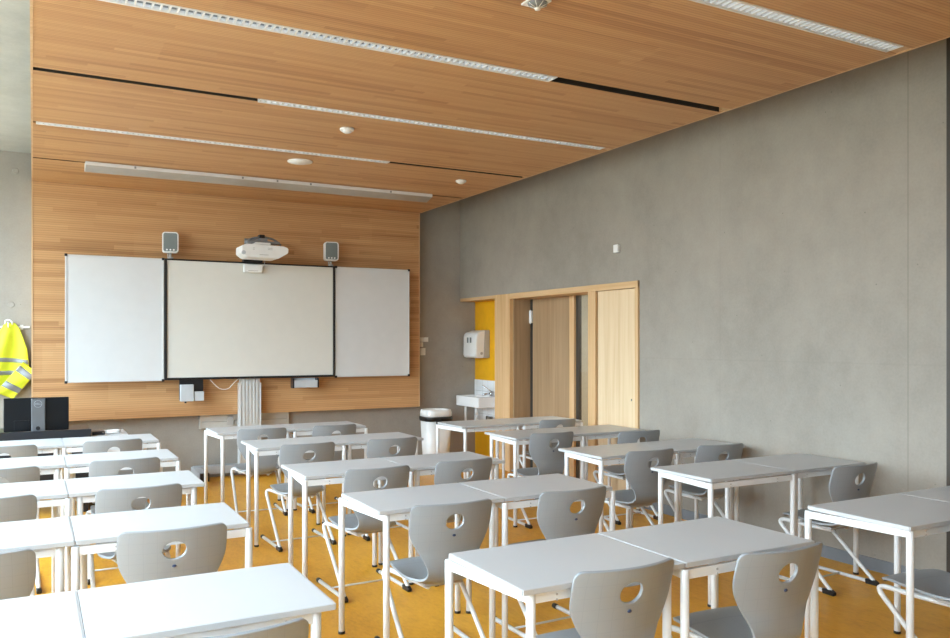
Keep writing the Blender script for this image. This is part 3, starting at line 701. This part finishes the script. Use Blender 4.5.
# bin
bn = thing('waste_bin', 'tall white waste bin with black liner edge beside the washbasin', 'bin', (4.50, 9.35, 0))
def rr_ring(b, w, d, z, cx=4.50, cy=9.35, r=.1, n=6):
    return [b.verts.new((x, y, z)) for x, y in rrect(cx - w, cx + w, cy - d, cy + d, r, n)]
def loft(b, rings, cap0=True, cap1=True):
    n = len(rings[0])
    for A, B in zip(rings, rings[1:]):
        for i in range(n): b.faces.new((A[i], A[(i + 1) % n], B[(i + 1) % n], B[i])).smooth = True
    if cap0: b.faces.new(rings[0][::-1])
    if cap1: b.faces.new(rings[-1])
b = new(); loft(b, [rr_ring(b, .135, .125, 0), rr_ring(b, .15, .14, .02), rr_ring(b, .178, .163, .60)]); obj('body', b, 'white_plastic', bn)
b = new(); loft(b, [rr_ring(b, .188, .172, .575), rr_ring(b, .192, .176, .615), rr_ring(b, .189, .173, .628), rr_ring(b, .176, .16, .63)])
box(b, 4.42, 4.49, 9.158, 9.18, .52, .60, .006)
obj('liner_edge', b, 'black_plastic', bn)
b = new(); loft(b, [rr_ring(b, .178, .163, .625), rr_ring(b, .180, .165, .68), rr_ring(b, .172, .157, .715), rr_ring(b, .162, .147, .717), rr_ring(b, .150, .135, .69), rr_ring(b, .14, .125, .645)]); obj('lid', b, 'white_plastic', bn)

# ------------------------------------------------------------------ teacher's desk corner
td = thing('teacher_desk', 'black teacher desk behind the window-side rows below the hanging vest', 'desk', (-.1, 8.65, 0))
b = new(); box(b, -.76, .475, 8.335, 9.0, .715, .745, .003); obj('desktop', b, 'dark_desk', td)
b = new(); box(b, -.76, .474, 8.30, 8.334, .30, .768, .003); obj('modesty_panel', b, 'dark_desk', td)
for x in (-.72, .43):
    b = new(); box(b, x - .02, x + .02, 8.34, 8.96, 0, .714, .003); obj('leg', b, 'dark_desk', td)
sh = thing('low_cabinet', 'low white side cabinet at the right end of the teacher desk', 'cabinet', (.63, 8.7, 0))
b = new(); box(b, .49, .80, 8.45, 8.95, .05, .675, .003); cbd = obj('body', b, 'white_plastic', sh)
b = new(); box(b, .49, .80, 8.44, 8.96, .676, .69, .002); obj('top', b, 'laminate', sh)
b = new(); box(b, .52, .77, 8.48, 8.92, 0, .05); obj('plinth', b, 'black_plastic', sh)
dk = thing('document_box', 'small black device on the side cabinet right of the teacher desk', 'device', (.54, 8.55, .69))
b = new(); box(b, .492, .60, 8.47, 8.60, .691, .725, .004); obj('case', b, 'black_plastic', dk)
b = new(); cyl(b, (.585, 8.48, .712), (.585, 8.465, .712), .008, seg=10); obj('plug', b, 'chrome', dk)
cc = thing('cable_bundle', 'coiled white cable lying beside the small black device', 'cable', (.68, 8.6, .69))
b = new(); pts = []
for i in range(60):
    a = i / 59 * 2 * math.pi * 3; pts.append((.685 + .055 * math.cos(a), 8.56 + .05 * math.sin(a), .70 + .022 * i / 59))
tube(b, pts, .009, 8); obj('coil', b, 'white_plastic', cc)
b = new(); tube(b, fillet([(.61, 8.48, .71), (.64, 8.5, .70), (.66, 8.51, .70)], .02), .006, 8); obj('connector', b, 'white_plastic', cc)
mo = thing('monitor', 'black computer monitor seen from behind on the teacher desk', 'monitor', (.03, 8.45, .745))
b = new(); box(b, -.232, .292, 8.43, 8.455, .760, 1.064, .006); box(b, -.15, -.03, 8.418, 8.432, .768, .86, .004); obj('screen_back', b, 'black_gloss', mo)
b = new(); box(b, -.228, .288, 8.455, 8.459, .768, 1.06, .001); obj('screen', b, 'black_gloss', mo)
b = new(); box(b, -.014, .098, 8.375, 8.43, .757, 1.056, .006); st = obj('stand', b, 'stand_silver', mo)
b = new(); box(b, -.08, .16, 8.34, 8.56, .746, .757, .004); obj('stand_foot', b, 'stand_silver', mo)
b = new(); cyl(b, (.04, 8.375, .790), (.04, 8.368, .790), .018, seg=16); obj('cable_hole', b, 'black_plastic', st)
b = new()
ring = [(.04 + .031 * math.cos(a), 8.371, 1.010 + .031 * math.sin(a)) for a in (2 * math.pi * i / 32 for i in range(33))]
tube(b, ring, .0018, 6, cap=False)
lg = obj('logo_ring', b, 'logo_silver', st)
cu = bpy.data.curves.new('t', 'FONT'); cu.body = 'DELL'; cu.size = .021; cu.align_x = 'CENTER'; cu.align_y = 'CENTER'; cu.extrude = .0012; cu.offset = 0
to = bpy.data.objects.new('t', cu); C.objects.link(to); me = bpy.data.meshes.new_from_object(to.evaluated_get(bpy.context.evaluated_depsgraph_get())); bpy.data.objects.remove(to)
me.transform(Matrix.Translation(Vector((.04, 8.3725, 1.010)) - Vector(mo['_o'])) @ Matrix.Rotation(R(90), 4, 'X')); me.materials.clear(); me.materials.append(M['logo_silver'])
lt = bpy.data.objects.new('logo_lettering', me); C.objects.link(lt); lt.parent = st

# coat rail, hook and hi-vis vest
cr = thing('coat_rail', 'thin pale coat rail with a white hook on the wall left of the slatted panel', 'coat rail', (-.35, YF, 1.72))
b = new(); box(b, -1.2, -.03, YF - .022, YF - .008, 1.715, 1.737, .003); box(b, -.60, -.57, YF - .01, YF - .001, 1.70, 1.75); box(b, -.12, -.09, YF - .01, YF - .001, 1.70, 1.75); obj('rail', b, 'white_metal', cr)
for hx in (-.225, -.50):
    b = new(); tube(b, fillet([(hx, YF - .022, 1.74), (hx, YF - .06, 1.72), (hx, YF - .095, 1.735), (hx, YF - .10, 1.775)], .02), .006, 8); obj('hook', b, 'white_metal', cr)
q = lambda zx, zy: (-.298 + zx * .00163, 1.903 - zy * .00163)
vs_ = thing('safety_vest', 'bright yellow hi-vis vest with grey reflective bands hanging from the rail', 'vest', (-.24, YF - .06, .98))
lf_ = [q(*p) for p in [(25, 82), (5, 120), (-30, 190), (-70, 280), (-85, 380), (-80, 470), (-60, 530)]]
rt_ = [q(*p) for p in [(82, 82), (108, 118), (135, 200), (150, 250), (160, 345), (150, 440), (70, 530)]]
def lerp_edge(E_, z):
    for (x0, z0), (x1, z1) in zip(E_, E_[1:]):
        if z >= z1: t = (z - z0) / (z1 - z0) if z1 != z0 else 0; return x0 + (x1 - x0) * max(0, min(1, t))
    return E_[-1][0]
def vest_pt(u, z, off=0):
    a, c_ = lerp_edge(lf_, z), lerp_edge(rt_, z); x = a + (c_ - a) * u
    drop = (1.77 - z)
    y = YF - .055 + .022 * math.sin(u * 9 + 1.2 + drop * 2.5) * min(1, drop * 4) - .025 * math.sin(math.pi * u) * min(1, drop * 3) - off
    return Vector((x, y, z - .02 * math.sin(u * 7) * drop * .5))
def sheet(fn, nu, nv, th):
    b = new(); F_ = [[b.verts.new(fn(i / nu, j / nv)) for i in range(nu + 1)] for j in range(nv + 1)]; B_ = [[b.verts.new(fn(i / nu, j / nv) + Vector((0, th, 0))) for i in range(nu + 1)] for j in range(nv + 1)]
    for G, s in ((F_, 1), (B_, -1)):
        for j in range(nv):
            for i in range(nu):
                v4 = (G[j][i], G[j][i + 1], G[j + 1][i + 1], G[j + 1][i]); b.faces.new(v4 if s > 0 else v4[::-1]).smooth = True
    for j in range(nv):
        b.faces.new((F_[j][0], F_[j + 1][0], B_[j + 1][0], B_[j][0])); b.faces.new((F_[j][nu], B_[j][nu], B_[j + 1][nu], F_[j + 1][nu]))
    for i in range(nu):
        b.faces.new((F_[0][i], B_[0][i], B_[0][i + 1], F_[0][i + 1])); b.faces.new((F_[nv][i], F_[nv][i + 1], B_[nv][i + 1], B_[nv][i]))
    return b
zt, zb = 1.768, 1.045
vb = obj('vest_body', sheet(lambda u, v: vest_pt(u, zt + (zb - zt) * v), 24, 30, .012), 'hi_vis', vs_)
for zc, sl in ((1.405, -.05), (1.262, -.03)):
    obj('reflective_band', sheet(lambda u, v: vest_pt(u * .985 + .008, zc + sl * u * .9 + .022 - .044 * v, .003), 24, 3, .003), 'reflective_band', vb)
# the front flap that swings out to the right
A_, B_, C_, D_ = [Vector((*q(*p), 0)) for p in [(128, 330), (203, 402), (72, 566), (-25, 520)]]
def flap(u, v, off=0):
    A2, D2 = A_.lerp(B_, u), D_.lerp(C_, u); p = A2.lerp(D2, v)
    return Vector((p.x, YF - .115 + .012 * math.sin(u * 5 + v * 4) - off, p.y))
fo = obj('vest_flap', sheet(lambda u, v: flap(u, v), 14, 18, .010), 'hi_vis', vs_)
for v0 in (.12, .62):
    obj('reflective_band', sheet(lambda u, v: flap(u, v0 + v * .17, .003), 14, 3, .003), 'reflective_band', fo)
b = new(); tube(b, fillet([(-.255, YF - .075, 1.755), (-.25, YF - .07, 1.80), (-.20, YF - .07, 1.80), (-.185, YF - .075, 1.75)], .03), .007, 8); obj('hanging_loop', b, 'white_plastic', vs_)

# ------------------------------------------------------------------ clean helper keys
for o in bpy.data.objects:
    if '_o' in o: del o['_o']

# ------------------------------------------------------------------ light
sc = bpy.context.scene
w = bpy.data.worlds.new('overcast_sky'); sc.world = w; w.use_nodes = True
bg = w.node_tree.nodes['Background']; bg.inputs[1].default_value = 7.0
t = NT(w); g_ = t.add('ShaderNodeTexCoord').outputs['Generated']; sz = t.add('ShaderNodeSeparateXYZ'); t.link(g_, sz.inputs[0])
t.link(t.ramp(sz.outputs[2], [(0, (.34, .36, .35)), (.02, (.77, .88, .98)), (.35, (1.14, 1.33, 1.54)), (1, (1.46, 1.75, 2.06))]), bg.inputs[0])
for i in range(5):
    L = bpy.data.lights.new('window_portal', 'AREA'); L.shape = 'RECTANGLE'; L.size = wy[i + 1] - wy[i]; L.size_y = WZ1 - WZ0; L.cycles.is_portal = True
    o = bpy.data.objects.new('window_portal', L); C.objects.link(o); o.location = (XL - .22, (wy[i] + wy[i + 1]) / 2, (WZ0 + WZ1) / 2); o.rotation_euler = (0, R(-90), 0)
L = bpy.data.lights.new('corridor_fill', 'AREA'); L.shape = 'RECTANGLE'; L.size = 2; L.size_y = .3; L.energy = 45; L.color = (1, .97, .9)  # unseen fill light, added so the closed corridor does not go black
o = bpy.data.objects.new('corridor_fill', L); C.objects.link(o); o.location = (XR + 1.3, 7.2, 2.58); o.rotation_euler = (0, 0, R(90))

cam = bpy.data.cameras.new('camera'); co_ = bpy.data.objects.new('camera', cam); C.objects.link(co_)
co_.location = (0, 0, 1.57); co_.rotation_euler = (R(90), 0, R(-28.45)); cam.lens = 815.8 / 950 * 36; cam.sensor_width = 36; cam.shift_y = 23 / 950; cam.clip_start = .02
sc.camera = co_
sc.view_settings.view_transform = 'Standard'; sc.view_settings.look = 'None'; sc.view_settings.gamma = 1; sc.view_settings.exposure = 1.02
sc.cycles.use_denoising = True
sc.cycles.max_bounces = 12; sc.cycles.diffuse_bounces = 8
